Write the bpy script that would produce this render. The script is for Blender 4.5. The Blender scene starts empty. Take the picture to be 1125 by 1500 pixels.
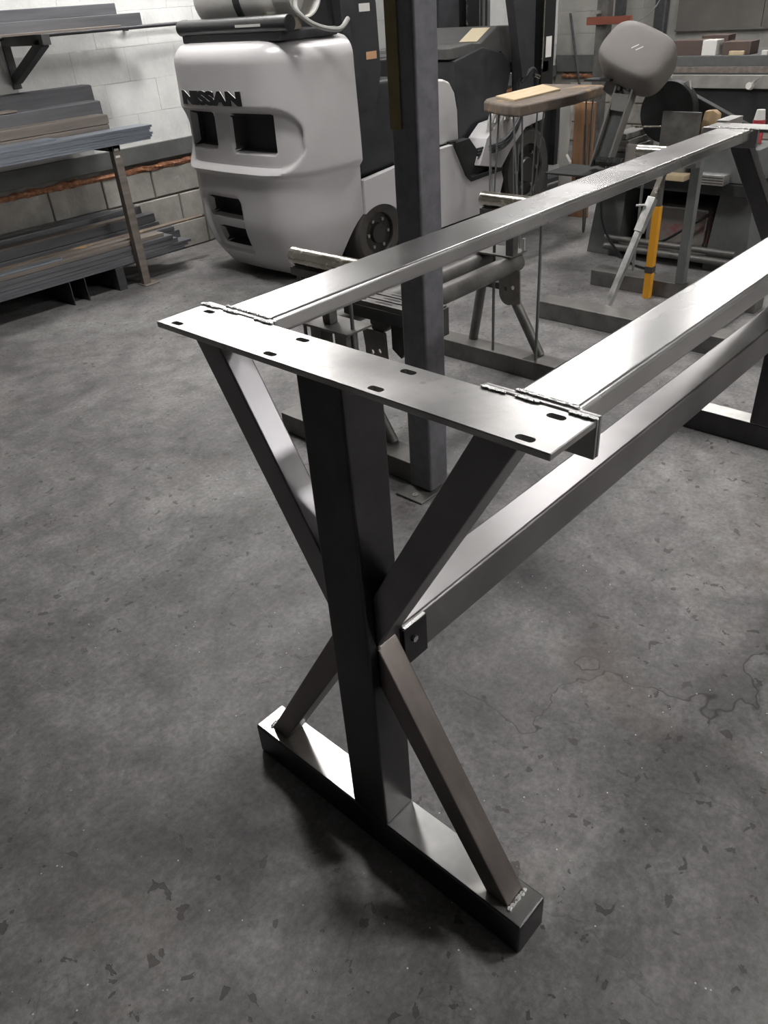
import bpy, bmesh, math, random
from mathutils import Vector, Matrix
random.seed(7)
scene = bpy.context.scene
C = scene.collection

# ------------------------------------------------------------------ camera
cam_data = bpy.data.cameras.new('camera')
cam_data.sensor_fit = 'VERTICAL'; cam_data.sensor_height = 36.0
cam_data.lens = 1132.724 / 1500 * 36.0
cam_data.clip_start = 0.02; cam_data.clip_end = 100
cam = bpy.data.objects.new('camera', cam_data); C.objects.link(cam)
cam.location = (-0.66325, -0.77380, 1.53176)
cam.rotation_mode = 'XYZ'
cam.rotation_euler = (0.982382, 0.0646113, -0.829894)
scene.camera = cam

# ------------------------------------------------------------------ world, exposure
world = bpy.data.worlds.new('world'); scene.world = world
world.use_nodes = True
world.node_tree.nodes['Background'].inputs[0].default_value = (0.75, 0.8, 0.85, 1)
world.node_tree.nodes['Background'].inputs[1].default_value = 0.05
scene.view_settings.view_transform = 'Standard'
scene.view_settings.look = 'None'
scene.view_settings.gamma = 1.0
scene.view_settings.use_curve_mapping = False
scene.view_settings.exposure = 0.1
LAMP_STRENGTH = 84.0
CEIL = 3.9
LAMPS = [   # x, y, z, half length x, half width y, strength factor
    (2.4, -1.7, 3.45, .24, .24, 1.0),
    (4.9, 2.4, 3.45, .60, .14, .75),
    (1.9, 2.65, 3.45, .24, .24, 1.0),
    (7.4, 2.0, 3.45, .60, .14, .45),
    (3.8, -5.2, 3.45, .24, .24, 1.9),
    (3.0, 4.22, 2.90, .60, .10, .75),  # unseen strip, added to brighten the plate and the rail ends
]

# ------------------------------------------------------------------ materials
def mat(name, color, rough=.5, metal=0.0, spec=None, emit=None, detail=6, rvar=(.08, .10), noise=None, bump=None, streak=None, spots=None, coat=0):
    """noise=(scale, amount), bump=(scale, strength), streak=(axis stretch xyz, amount), spots=(scale, threshold, colour, rough)"""
    m = bpy.data.materials.new(name); m.use_nodes = True
    nt = m.node_tree; N = nt.nodes; K = nt.links
    b = N['Principled BSDF']
    b.inputs['Base Color'].default_value = (*color, 1); b.inputs['Roughness'].default_value = rough
    b.inputs['Metallic'].default_value = metal
    if coat: b.inputs['Coat Weight'].default_value = coat; b.inputs['Coat Roughness'].default_value = .15
    if spec is not None: b.inputs['Specular IOR Level'].default_value = spec
    if emit: b.inputs['Emission Color'].default_value = (*emit[0], 1); b.inputs['Emission Strength'].default_value = emit[1]
    geo = N.new('ShaderNodeNewGeometry')
    cur = None
    def mapped(vec=(1, 1, 1)):
        mp = N.new('ShaderNodeMapping'); mp.inputs['Scale'].default_value = vec
        K.new(geo.outputs['Position'], mp.inputs['Vector']); return mp.outputs[0]
    def mult(src, lo, hi):
        mr = N.new('ShaderNodeMapRange'); mr.inputs[1].default_value = .3; mr.inputs[2].default_value = .7
        mr.inputs[3].default_value = lo; mr.inputs[4].default_value = hi
        K.new(src, mr.inputs[0])
        return mr.outputs[0]
    def apply(fac):
        nonlocal cur
        mx = N.new('ShaderNodeMix'); mx.data_type = 'RGBA'; mx.blend_type = 'MULTIPLY'; mx.inputs[0].default_value = 1
        if cur is None: mx.inputs[6].default_value = (*color, 1)
        else: K.new(cur, mx.inputs[6])
        K.new(fac, mx.inputs[7]); cur = mx.outputs[2]
    if noise:
        n = N.new('ShaderNodeTexNoise'); n.inputs['Scale'].default_value = noise[0]; n.inputs['Detail'].default_value = detail; n.inputs['Roughness'].default_value = .6
        K.new(mapped(), n.inputs['Vector']); apply(mult(n.outputs[0], 1 - noise[1], 1 + noise[1]))
        rr = mult(n.outputs[0], max(0, rough - rvar[0]), min(1, rough + rvar[1])); K.new(rr, b.inputs['Roughness'])
    if streak:
        n = N.new('ShaderNodeTexNoise'); n.inputs['Scale'].default_value = 1; n.inputs['Detail'].default_value = 4
        K.new(mapped(streak[0]), n.inputs['Vector']); apply(mult(n.outputs[0], 1 - streak[1], 1 + streak[1]))
        rr = mult(n.outputs[0], max(0.02, rough - .02), min(1, rough + .03)); K.new(rr, b.inputs['Roughness'])
    if spots:
        n = N.new('ShaderNodeTexNoise'); n.inputs['Scale'].default_value = spots[0]; n.inputs['Detail'].default_value = 8; n.inputs['Roughness'].default_value = .7
        K.new(mapped(), n.inputs['Vector'])
        mr = N.new('ShaderNodeMapRange'); mr.inputs[1].default_value = spots[1]; mr.inputs[2].default_value = spots[1] + .1
        K.new(n.outputs[0], mr.inputs[0])
        mx = N.new('ShaderNodeMix'); mx.data_type = 'RGBA'; K.new(mr.outputs[0], mx.inputs[0])
        if cur is None: mx.inputs[6].default_value = (*color, 1)
        else: K.new(cur, mx.inputs[6])
        mx.inputs[7].default_value = (*spots[2], 1); cur = mx.outputs[2]
    if cur is not None: K.new(cur, b.inputs['Base Color'])
    if bump:
        n = N.new('ShaderNodeTexNoise'); n.inputs['Scale'].default_value = bump[0]; n.inputs['Detail'].default_value = 5
        K.new(mapped(), n.inputs['Vector'])
        bp = N.new('ShaderNodeBump'); bp.inputs['Strength'].default_value = bump[1]; bp.inputs['Distance'].default_value = .01
        K.new(n.outputs[0], bp.inputs['Height']); K.new(bp.outputs[0], b.inputs['Normal'])
    return m

M = {}
M['mill'] = mat('mill_scale_steel', (.075, .072, .075), .36, .95, streak=((9, 9, 2.2), .22), noise=(7, .2))
M['mill_light'] = mat('bare_mill_steel', (.42, .41, .41), .36, .95, noise=(9, .22), bump=(60, .04))
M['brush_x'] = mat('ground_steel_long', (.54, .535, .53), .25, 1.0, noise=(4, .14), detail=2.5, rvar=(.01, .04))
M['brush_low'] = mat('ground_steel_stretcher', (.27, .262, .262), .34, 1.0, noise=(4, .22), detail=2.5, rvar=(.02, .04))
M['plate'] = mat('ground_steel_plate', (.40, .395, .385), .30, .95, noise=(6, .26), detail=4, rvar=(.02, .05), spots=(18, .59, (.26, .22, .165)), bump=(70, .03))
M['basetop'] = mat('base_top_sheen', (.40, .40, .385), .3, .95, noise=(8, .25), detail=3, rvar=(.02, .05))
M['weld'] = mat('weld_bead', (.75, .75, .74), .3, 1.0, noise=(160, .3), bump=(260, .5))
M['bolt'] = mat('zinc_bolt', (.55, .55, .53), .35, 1.0)
M['column'] = mat('column_steel_paint', (.16, .158, .172), .42, .2, noise=(30, .2), bump=(90, .04))
M['brownstrip'] = mat('brown_strip', (.20, .155, .065), .4, .2, noise=(18, .2))
M['stand'] = mat('stand_grey_steel', (.16, .155, .145), .5, .5, noise=(12, .3))
M['stand_lit'] = mat('stand_plate_lit', (.24, .225, .205), .5, .4, noise=(12, .25))  # stand steel lightened for the light falling on the gussets
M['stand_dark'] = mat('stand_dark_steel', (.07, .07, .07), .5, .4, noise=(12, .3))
M['chrome'] = mat('polished_roller', (.50, .47, .41), .22, 1.0, noise=(25, .15), spots=(30, .66, (.3, .24, .13)))
M['galv'] = mat('galvanised', (.62, .62, .60), .38, .9, noise=(22, .2))
M['orange'] = mat('orange_paint', (.72, .33, .02), .5, 0, spots=(30, .66, (.07, .06, .05)))
M['greypaint'] = mat('grey_paint', (.15, .16, .155), .5, .2, noise=(14, .15))
M['truck'] = mat('forklift_grey_paint', (.53, .52, .52), .38, 0, noise=(3, .05), coat=.25)
M['truck_dk'] = mat('forklift_black', (.025, .027, .03), .5, 0, noise=(14, .3))
M['dash'] = mat('dash_grey_plastic', (.075, .075, .072), .5, 0, noise=(20, .2))
M['truck_blk'] = mat('forklift_black_satin', (.018, .019, .02), .32, .1)
M['cavity'] = mat('vent_dark', (.035, .035, .04), .7)
M['rubber'] = mat('tyre_rubber', (.05, .045, .04), .75, 0, noise=(20, .3))
M['rim'] = mat('wheel_rim', (.06, .058, .055), .45, .6)
M['ink'] = mat('letter_black', (.012, .012, .013), .35)
M['pale'] = mat('pale_plastic', (.6, .59, .55), .5)
M['cream'] = mat('cream_label', (.55, .48, .33), .6)
M['stick_w'] = mat('white_sticker', (.75, .74, .7), .6)
M['stick_o'] = mat('orange_sticker', (.62, .36, .2), .6)
M['tank'] = mat('tank_paint', (.62, .61, .58), .5, 0, spots=(9, .6, (.36, .30, .22)), noise=(5, .12))
M['hose'] = mat('grey_hose', (.30, .30, .28), .5)
M['wood'] = mat('wood_tan', (.46, .33, .19), .6, 0, streak=((4, 30, 8), .2))
M['wood_dk'] = mat('wood_weathered', (.15, .12, .095), .65, 0, streak=((4, 22, 10), .3), spots=(5, .58, (.42, .27, .12)))
M['wood_br'] = mat('wood_brown', (.34, .19, .10), .6, 0, streak=((25, 25, 2), .25))
M['ply'] = mat('plywood', (.58, .46, .30), .6, 0, streak=((6, 20, 8), .12))
M['rust'] = mat('rust', (.30, .13, .07), .85, 0, noise=(40, .5), bump=(60, .9), spots=(28, .50, (.50, .25, .14)))
M['stripe'] = mat('dark_rail_paint', (.12, .125, .12), .55, 0, noise=(9, .2))
M['white'] = mat('white_wall_paint', (.74, .745, .72), .6, 0, noise=(5, .10), spots=(16, .665, (.36, .35, .31)), bump=(30, .35))
M['backwhite'] = mat('dingy_wall_paint', (.36, .355, .325), .7, 0, noise=(2.2, .22), spots=(5, .62, (.22, .21, .18)), bump=(40, .12))
M['block'] = mat('bare_block', (.38, .365, .33), .85, 0, noise=(6, .28), bump=(45, .4), spots=(8, .64, (.6, .59, .55)))
M['mortar'] = mat('mortar', (.26, .25, .225), .9, 0, noise=(8, .3))
M['ceil'] = mat('ceiling_paint', (.22, .22, .215), .8)
M['sidewall'] = mat('side_wall_paint', (.28, .28, .28), .8)
M['lamp'] = mat('lamp_diffuser', (.9, .9, .9), .5, 0, emit=((1.0, .975, .965), LAMP_STRENGTH))
M['lamp_body'] = mat('lamp_housing', (.8, .8, .8), .4)
M['bar_blue'] = mat('bar_bluish', (.26, .29, .33), .42, .7, streak=((2, 30, 30), .2))
M['bar_low'] = mat('bar_low_grey', (.15, .155, .165), .5, .5, streak=((2, 30, 30), .25))
M['bar_grey'] = mat('bar_grey', (.17, .175, .185), .48, .55, streak=((2, 30, 30), .2))
M['bar_brown'] = mat('bar_brownish', (.23, .20, .175), .55, .4, streak=((2, 30, 30), .25))
M['bar_dark'] = mat('bar_dark', (.085, .085, .09), .5, .5, streak=((2, 30, 30), .2))
M['saw'] = mat('saw_grey_paint', (.19, .185, .17), .5, 0, noise=(8, .12))
M['saw_cover'] = mat('saw_cover_grey', (.165, .152, .138), .6, 0, noise=(12, .1))
M['saw_dark'] = mat('saw_dark', (.03, .032, .032), .55, .2, noise=(12, .3))
M['saw_green'] = mat('saw_bluegrey', (.115, .12, .118), .5, .1, noise=(10, .2))
M['redgrey'] = mat('red_dusty', (.28, .26, .24), .55, .1, spots=(5, .55, (.36, .12, .12)))
M['red'] = mat('red_plastic', (.45, .05, .06), .45)
M['redpaint'] = mat('red_beam_paint', (.26, .08, .05), .6)
M['box_dk'] = mat('dark_carton', (.10, .07, .06), .7)
M['wallshade'] = mat('wall_shade', (.115, .108, .098), .75, 0, noise=(3, .25))  # shade tone for the panels on the upper back wall
M['lightbar'] = mat('light_steel_bar', (.44, .43, .40), .4, .6, noise=(12, .15))

# concrete floor
def floor_material():
    m = bpy.data.materials.new('concrete_floor'); m.use_nodes = True
    nt = m.node_tree; N = nt.nodes; K = nt.links; b = N['Principled BSDF']
    geo = N.new('ShaderNodeNewGeometry'); P = geo.outputs['Position']
    def noise(scale, detail=6, rough=.6, dist=0, vec=None):
        n = N.new('ShaderNodeTexNoise'); n.inputs['Scale'].default_value = scale; n.inputs['Detail'].default_value = detail
        n.inputs['Roughness'].default_value = rough; n.inputs['Distortion'].default_value = dist
        if vec:
            mp = N.new('ShaderNodeMapping'); mp.inputs['Scale'].default_value = vec[0]; mp.inputs['Rotation'].default_value = (0, 0, vec[1])
            K.new(P, mp.inputs['Vector']); K.new(mp.outputs[0], n.inputs['Vector'])
        else: K.new(P, n.inputs['Vector'])
        return n.outputs[0]
    def rng(src, a, b_, lo, hi):
        r = N.new('ShaderNodeMapRange'); r.inputs[1].default_value = a; r.inputs[2].default_value = b_; r.inputs[3].default_value = lo; r.inputs[4].default_value = hi
        K.new(src, r.inputs[0]); return r.outputs[0]
    def mixc(fac, c1, c2, mode='MIX'):
        x = N.new('ShaderNodeMix'); x.data_type = 'RGBA'; x.blend_type = mode
        if isinstance(fac, float): x.inputs[0].default_value = fac
        else: K.new(fac, x.inputs[0])
        for i, c in ((6, c1), (7, c2)):
            if isinstance(c, tuple): x.inputs[i].default_value = (*c, 1)
            else: K.new(c, x.inputs[i])
        return x.outputs[2]
    def math_(op, a, b_=None):
        x = N.new('ShaderNodeMath'); x.operation = op
        for i, c in ((0, a), (1, b_)):
            if c is None: continue
            if isinstance(c, (int, float)): x.inputs[i].default_value = c
            else: K.new(c, x.inputs[i])
        return x.outputs[0]
    big = noise(.9, 8, .62, .8)
    col = mixc(rng(big, .34, .66, 0, 1), (.142, .138, .135), (.220, .214, .210))
    swirl = noise(2.1, 12, .66, 1.1)
    col = mixc(1.0, col, rng(swirl, .30, .70, .66, 1.34), 'MULTIPLY')
    swirl2 = noise(7, 12, .74, .4)
    col = mixc(1.0, col, rng(swirl2, .28, .72, .60, 1.40), 'MULTIPLY')
    fine = noise(60, 8, .75)
    col = mixc(1.0, col, rng(fine, .3, .7, .64, 1.36), 'MULTIPLY')
    # flaked-off chips
    pit = noise(23, 4, .5, .35)
    zone = noise(.7, 3, .5)
    pitm = math_('MULTIPLY', rng(pit, .645, .66, 0, 1), rng(zone, .40, .50, .15, 1))
    col = mixc(math_('MULTIPLY', pitm, .75), col, (.07, .067, .064))
    # broken edge of an old topping layer that crosses the floor
    sx = N.new('ShaderNodeSeparateXYZ'); K.new(P, sx.inputs[0])
    across = math_('ADD', math_('MULTIPLY', math_('SUBTRACT', sx.outputs[0], .53), .778), math_('MULTIPLY', math_('SUBTRACT', sx.outputs[1], .11), .628))
    wob = noise(3.0, 4, .5, .2)
    lay = math_('ADD', across, math_('MULTIPLY', math_('SUBTRACT', wob, .47), .75))
    along = math_('SUBTRACT', math_('MULTIPLY', math_('SUBTRACT', sx.outputs[0], .53), .628), math_('MULTIPLY', math_('SUBTRACT', sx.outputs[1], .11), .778))
    inband = math_('MULTIPLY', rng(along, -.15, .0, 0, 1), rng(along, 1.1, 1.5, 1, 0))
    edgem = math_('MULTIPLY', rng(math_('ABSOLUTE', lay), .0, .006, .8, 0), inband)
    layer = math_('MULTIPLY', rng(lay, -.002, .002, 1, 0), 1.0)
    shelf = math_('MULTIPLY', math_('MULTIPLY', rng(lay, 0, .10, .45, 0), math_('SUBTRACT', 1.0, layer)), inband)
    col = mixc(shelf, col, (.13, .126, .12))
    col = mixc(edgem, col, (.05, .048, .046))
    # second contour of flaking, weak
    lay2 = noise(.8, 7, .6, .5)
    e2 = math_('MULTIPLY', rng(math_('ABSOLUTE', math_('SUBTRACT', lay2, .56)), .0, .0025, 1, 0), rng(zone, .5, .58, 0, .45))
    col = mixc(e2, col, (.07, .068, .064))
    # pale scuffs and smears
    sc = noise(3.2, 6, .8, .3, ((1, 16, 1), .95))
    col = mixc(rng(sc, .66, .80, 0, .5), col, (.42, .41, .405))
    sc3 = noise(5, 9, .78, .5)
    col = mixc(rng(sc3, .60, .78, 0, .45), col, (.44, .43, .425))
    sc2 = noise(3.0, 8, .8, .6, ((5, 1, 1), -.3))
    col = mixc(rng(sc2, .62, .8, 0, .45), col, (.07, .068, .065))
    sp = N.new('ShaderNodeTexVoronoi'); sp.inputs['Scale'].default_value = 30; K.new(P, sp.inputs['Vector'])
    cl = noise(1.6, 4)
    fleck = math_('MULTIPLY', rng(sp.outputs['Distance'], .045, .06, 1, 0), rng(cl, .50, .56, 0, 1))
    col = mixc(fleck, col, (.8, .8, .78))
    rs = noise(1.9, 4, .5)
    col = mixc(rng(rs, .60, .80, 0, .3), col, (.22, .14, .10))
    K.new(col, b.inputs['Base Color'])
    K.new(rng(big, .3, .7, .62, .44), b.inputs['Roughness'])
    b.inputs['Specular IOR Level'].default_value = .4
    h = math_('ADD', math_('MULTIPLY', layer, .25), math_('ADD', math_('MULTIPLY', pitm, -.5), math_('MULTIPLY', fine, .25)))
    bp = N.new('ShaderNodeBump'); bp.inputs['Strength'].default_value = .45; bp.inputs['Distance'].default_value = .006
    K.new(h, bp.inputs['Height']); K.new(bp.outputs[0], b.inputs['Normal'])
    return m
M['floor'] = floor_material()

# ------------------------------------------------------------------ helpers
def finish(name, bm, m, parent=None, origin=None, smooth=False):
    """bm is in world coordinates; parent is an Empty whose location is the local origin"""
    o_ = Vector((0, 0, 0))
    if parent is not None:
        o_ = parent['_o'] if '_o' in parent.keys() else (0, 0, 0)
        o_ = Vector(o_)
    elif origin is not None: o_ = Vector(origin)
    bmesh.ops.recalc_face_normals(bm, faces=bm.faces)
    bmesh.ops.translate(bm, vec=-o_, verts=bm.verts)
    me = bpy.data.meshes.new(name); bm.to_mesh(me); bm.free()
    for mm in (m if isinstance(m, (list, tuple)) else [m]): me.materials.append(mm if not isinstance(mm, str) else M[mm])
    if smooth:
        for p in me.polygons: p.use_smooth = True
        me.set_sharp_from_angle(angle=math.radians(38))
    o = bpy.data.objects.new(name, me); C.objects.link(o)
    if smooth and len(me.polygons) < 2000:
        wn = o.modifiers.new('weighted_normal', 'WEIGHTED_NORMAL'); wn.keep_sharp = True; wn.weight = 90
    if parent is not None:
        o.parent = parent
        ORIG[o.name] = o_
        o['_o'] = list(o_)
    else:
        o.location = o_
        o['_o'] = list(o_)
    return o
ORIG = {}
def thing(name, loc, label, cat, group=None):
    o = bpy.data.objects.new(name, None); C.objects.link(o); o.location = loc
    o.empty_display_size = .1
    o['_o'] = list(loc); tag(o, label, cat, group); return o
def tag(o, label, cat, group=None):
    o['label'] = label; o['category'] = cat
    if group: o['group'] = group
    return o
def bevel(bm, w, seg=2, edges=None):
    if w > 0: bmesh.ops.bevel(bm, geom=list(edges or bm.edges), offset=w, segments=seg, affect='EDGES', profile=.5, clamp_overlap=True)
def bbox(bm, x, y, z, bv=0, seg=2):
    t = bmesh.new(); bmesh.ops.create_cube(t, size=1)
    sx, sy, sz = x[1] - x[0], y[1] - y[0], z[1] - z[0]
    bmesh.ops.scale(t, vec=(sx, sy, sz), verts=t.verts)
    bmesh.ops.translate(t, vec=((x[0] + x[1]) / 2, (y[0] + y[1]) / 2, (z[0] + z[1]) / 2), verts=t.verts)
    bevel(t, bv, seg); merge(bm, t)
def merge(bm, t):
    me = bpy.data.meshes.new('tmp'); t.to_mesh(me); t.free(); bm.from_mesh(me); bpy.data.meshes.remove(me)
def box(name, m, x, y, z, parent=None, bv=0.003, seg=2, origin=None):
    bm = bmesh.new(); bbox(bm, x, y, z, bv, seg)
    if parent is None and origin is None: origin = ((x[0] + x[1]) / 2, (y[0] + y[1]) / 2, z[0])
    return finish(name, bm, m, parent, origin, smooth=bv > 0)
def frame(p0, p1, up=(0, 0, 1)):
    d = (Vector(p1) - Vector(p0)); L = d.length; d.normalize()
    u = Vector(up)
    if abs(d.dot(u)) > .98: u = Vector((1, 0, 0))
    s = d.cross(u).normalized(); u = s.cross(d).normalized()
    return Matrix((( s.x, u.x, d.x, p0[0]), (s.y, u.y, d.y, p0[1]), (s.z, u.z, d.z, p0[2]), (0, 0, 0, 1))), L
def bcyl(bm, p0, p1, r, seg=20, r2=None, bv=0):
    mtx, L = frame(p0, p1); t = bmesh.new()
    bmesh.ops.create_cone(t, cap_ends=True, segments=seg, radius1=r, radius2=r if r2 is None else r2, depth=L)
    bmesh.ops.translate(t, vec=(0, 0, L / 2), verts=t.verts)
    if bv: bevel(t, bv, 2, [e for e in t.edges if e.is_boundary or any(len(f.verts) > 4 for f in e.link_faces)])
    bmesh.ops.transform(t, matrix=mtx, verts=t.verts); merge(bm, t)
def cyl(name, m, p0, p1, r, parent=None, seg=20, r2=None, bv=0, origin=None):
    bm = bmesh.new(); bcyl(bm, p0, p1, r, seg, r2, bv)
    if parent is None and origin is None:
        origin = ((p0[0] + p1[0]) / 2, (p0[1] + p1[1]) / 2, min(p0[2], p1[2]) - (r if abs(p0[2] - p1[2]) < .02 else 0))
    return finish(name, bm, m, parent, origin, smooth=True)
def bbeam(bm, p0, p1, w, h, up=(0, 0, 1), bv=.003):
    mtx, L = frame(p0, p1, up); t = bmesh.new(); bmesh.ops.create_cube(t, size=1)
    bmesh.ops.scale(t, vec=(w, h, L), verts=t.verts); bmesh.ops.translate(t, vec=(0, 0, L / 2), verts=t.verts)
    bevel(t, bv, 2); bmesh.ops.transform(t, matrix=mtx, verts=t.verts); merge(bm, t)
def beam(name, m, p0, p1, w, h, parent=None, up=(0, 0, 1), bv=.003, origin=None):
    bm = bmesh.new(); bbeam(bm, p0, p1, w, h, up, bv)
    return finish(name, bm, m, parent, origin if origin else (None if parent else p0), smooth=bv > 0)
def bprism(bm, poly, axis, a, b, bv=0, seg=2):
    """poly: list of 2-D points in the plane perpendicular to axis ('x': (y,z), 'y': (x,z), 'z': (x,y))"""
    def P(p, t): return {'x': (t, p[0], p[1]), 'y': (p[0], t, p[1]), 'z': (p[0], p[1], t)}[axis]
    t = bmesh.new()
    v0 = [t.verts.new(P(p, a)) for p in poly]; v1 = [t.verts.new(P(p, b)) for p in poly]
    n = len(poly)
    t.faces.new(v0); t.faces.new(v1)
    for i in range(n): t.faces.new((v0[i], v0[(i + 1) % n], v1[(i + 1) % n], v1[i]))
    bmesh.ops.recalc_face_normals(t, faces=t.faces)
    if bv: bevel(t, bv, seg)
    merge(bm, t)
def prism(name, m, poly, axis, a, b, parent=None, bv=0.002, origin=None, seg=2, smooth=True):
    bm = bmesh.new(); bprism(bm, poly, axis, a, b, bv, seg); return finish(name, bm, m, parent, origin, smooth=smooth and bv > 0)
def btube(bm, pts, r, seg=8):
    """round tube swept along a polyline"""
    rings = []; pts = [Vector(p) for p in pts]
    up = Vector((0, 0, 1))
    for i, p in enumerate(pts):
        d = (pts[min(i + 1, len(pts) - 1)] - pts[max(i - 1, 0)]).normalized()
        s = d.cross(up)
        if s.length < .05: s = d.cross(Vector((1, 0, 0)))
        s.normalize(); u = s.cross(d)
        rings.append([bm.verts.new(p + r * (math.cos(2 * math.pi * k / seg) * s + math.sin(2 * math.pi * k / seg) * u)) for k in range(seg)])
    for i in range(len(rings) - 1):
        for k in range(seg): bm.faces.new((rings[i][k], rings[i][(k + 1) % seg], rings[i + 1][(k + 1) % seg], rings[i + 1][k]))
    bm.faces.new(rings[0]); bm.faces.new(rings[-1])
def tube(name, m, pts, r, parent=None, seg=8, origin=None):
    bm = bmesh.new(); btube(bm, pts, r, seg); return finish(name, bm, m, parent, origin, smooth=True)
def smooth_pts(pts, n=8):
    pts = [Vector(p) for p in pts]; out = []
    for i in range(len(pts) - 1):
        p0, p1, p2, p3 = pts[max(i - 1, 0)], pts[i], pts[i + 1], pts[min(i + 2, len(pts) - 1)]
        for k in range(n):
            t = k / n
            out.append(.5 * ((2 * p1) + (p2 - p0) * t + (2 * p0 - 5 * p1 + 4 * p2 - p3) * t * t + (3 * p1 - p0 - 3 * p2 + p3) * t ** 3))
    out.append(pts[-1]); return out
def weld(name, p0, p1, r, parent, n=None, jitter=.3):
    """lumpy weld bead along a segment: overlapping flattened ripples"""
    p0 = Vector(p0); p1 = Vector(p1); L = (p1 - p0).length; n = n or max(4, int(L / (r * .8)))
    bm = bmesh.new()
    for i in range(n + 1):
        t = bmesh.new(); bmesh.ops.create_icosphere(t, subdivisions=1, radius=r * random.uniform(1 - jitter, 1 + jitter))
        bmesh.ops.scale(t, vec=(1, 1, .6), verts=t.verts)
        bmesh.ops.translate(t, vec=p0.lerp(p1, i / n) + Vector((random.uniform(-1, 1), random.uniform(-1, 1), 0)) * r * .25, verts=t.verts); merge(bm, t)
    return finish(name, bm, M['weld'], parent, smooth=True)
def boolean(o, cutter_bm):
    me = bpy.data.meshes.new('cut'); bmesh.ops.recalc_face_normals(cutter_bm, faces=cutter_bm.faces); cutter_bm.to_mesh(me); cutter_bm.free()
    c = bpy.data.objects.new('cut', me); C.objects.link(c)
    md = o.modifiers.new('b', 'BOOLEAN'); md.operation = 'DIFFERENCE'; md.object = c; md.solver = 'EXACT'
    bpy.context.view_layer.update()
    dg = bpy.context.evaluated_depsgraph_get()
    new = bpy.data.meshes.new_from_object(o.evaluated_get(dg))
    o.modifiers.remove(md); o.data = new
    bpy.data.objects.remove(c); bpy.data.meshes.remove(me)

# ------------------------------------------------------------------ the room
WX, WY = 8.0, 4.6          # back wall plane x = 8, left wall plane y = 4.6
def struct(o): o['kind'] = 'structure'; return o
struct(box('floor', 'floor', (-9, WX + .3), (-6, WY + .3), (-.2, 0), bv=0))
struct(box('ceiling', 'ceil', (-9, WX + .3), (-6, WY + .3), (CEIL, CEIL + .2), bv=0))
struct(box('wall_front', 'sidewall', (-9.2, -9), (-6, WY + .3), (0, CEIL), bv=0))
struct(box('wall_right', 'white', (-9, WX + .3), (-6.2, -6), (0, CEIL), bv=0))
wl = struct(box('wall_left', 'mortar', (-9, WX + .3), (WY + .012, WY + .3), (0, CEIL), bv=0))
wb = struct(box('wall_back', 'mortar', (WX + .012, WX + .3), (-6, WY), (0, CEIL), bv=0))
def block_mesh(name, L, H, D, m, bv=.004):
    bm = bmesh.new(); bbox(bm, (-L / 2, L / 2), (-D / 2, D / 2), (-H / 2, H / 2), bv, 1)
    me = bpy.data.meshes.new(name); bm.to_mesh(me); bm.free(); me.materials.append(M[m]); return me
BL, BH = .40, .20
mesh_bare = block_mesh('block', BL - .012, BH - .012, .03, 'block', .006)
mesh_white = block_mesh('block', BL - .0012, BH - .0016, .03, 'white', .001)
mesh_back = block_mesh('block', BL - .0012, BH - .0016, .03, 'backwhite', .001)
def lay(parent, me, along, u0, u1, z0, rows, plane, jit):
    off = Vector(parent['_o'])
    for r in range(rows):
        n = int((u1 - u0) / BL) + 2
        for i in range(n):
            u = u0 + (i + .5 - (r % 2) * .5) * BL
            if u - BL / 2 < u0 - .21 or u + BL / 2 > u1 + .21: continue
            o = bpy.data.objects.new('block', me); C.objects.link(o); o.parent = parent
            z = z0 + (r + .5) * BH; d = plane + .015 + random.uniform(-jit, jit)
            p = Vector((u, d, z)) if along == 'x' else Vector((d, u, z))
            o.location = p - off
            if along == 'y': o.rotation_euler = (0, 0, math.pi / 2)
lay(wl, mesh_bare, 'x', .2, 7.9, 0, 3, WY - .008, .003)
lay(wl, mesh_white, 'x', .2, 7.9, .76, 9, WY - .004, .0008)
lay(wb, mesh_bare, 'y', 0, 4.5, 0, 3, WX - .008, .003)
lay(wb, mesh_back, 'y', 0, 4.5, .86, 7, WX - .004, .0008)
# plain painted wall higher up, and beyond the built courses
for nm, xx, yy, zz, par in (('painted_wall', (-9, WX), (WY, WY + .012), (2.56, CEIL), wl), ('painted_wall', (.2, WX), (WY + .001, WY + .012), (.76, 2.56), wl), ('painted_wall_back', (WX + .001, WX + .012), (-.2, WY), (.86, 2.26), wb), ('painted_wall', (-9, .2), (WY, WY + .012), (0, 2.56), wl),
                            ('painted_wall', (WX, WX + .012), (-6, WY), (2.26, CEIL), wb), ('painted_wall', (WX, WX + .012), (-6, -.2), (0, 2.26), wb)):
    box('painted_wall', 'backwhite' if par is wb else 'white', xx, yy, zz, par, bv=0)
# dark rail and rusted angle iron that run along the walls
t1 = struct(box('trim_1', 'stripe', (.2, WX - .02), (WY - .03, WY + .01), (.655, .765), bv=.004))
t2 = struct(box('trim_2', 'stripe', (WX - .03, WX + .01), (0, WY - .04), (.70, .86), bv=.004))
def rusty(name, along, u0, u1, plane, z):
    bm = bmesh.new(); n = 160; rows = []
    for i in range(n + 1):
        u = u0 + (u1 - u0) * i / n; j = random.uniform(-.012, .012)
        prof = [(0, .020 + j), (-.018 + j * .5, .014), (-.024 + random.uniform(-.008, .008), 0), (-.016 + j * .5, -.016), (0, -.022 - j)]
        rows.append([bm.verts.new((u, plane + a, z + b) if along == 'x' else (plane + a, u, z + b)) for a, b in prof])
    for i in range(n):
        for k in range(4): bm.faces.new((rows[i][k], rows[i + 1][k], rows[i + 1][k + 1], rows[i][k + 1]))
    o = finish(name, bm, M['rust'], None, ((u0 + u1) / 2, plane, z) if along == 'x' else (plane, (u0 + u1) / 2, z)); return struct(o)
rusty('trim_3', 'x', .3, WX - .1, WY - .0, .61)
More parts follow.
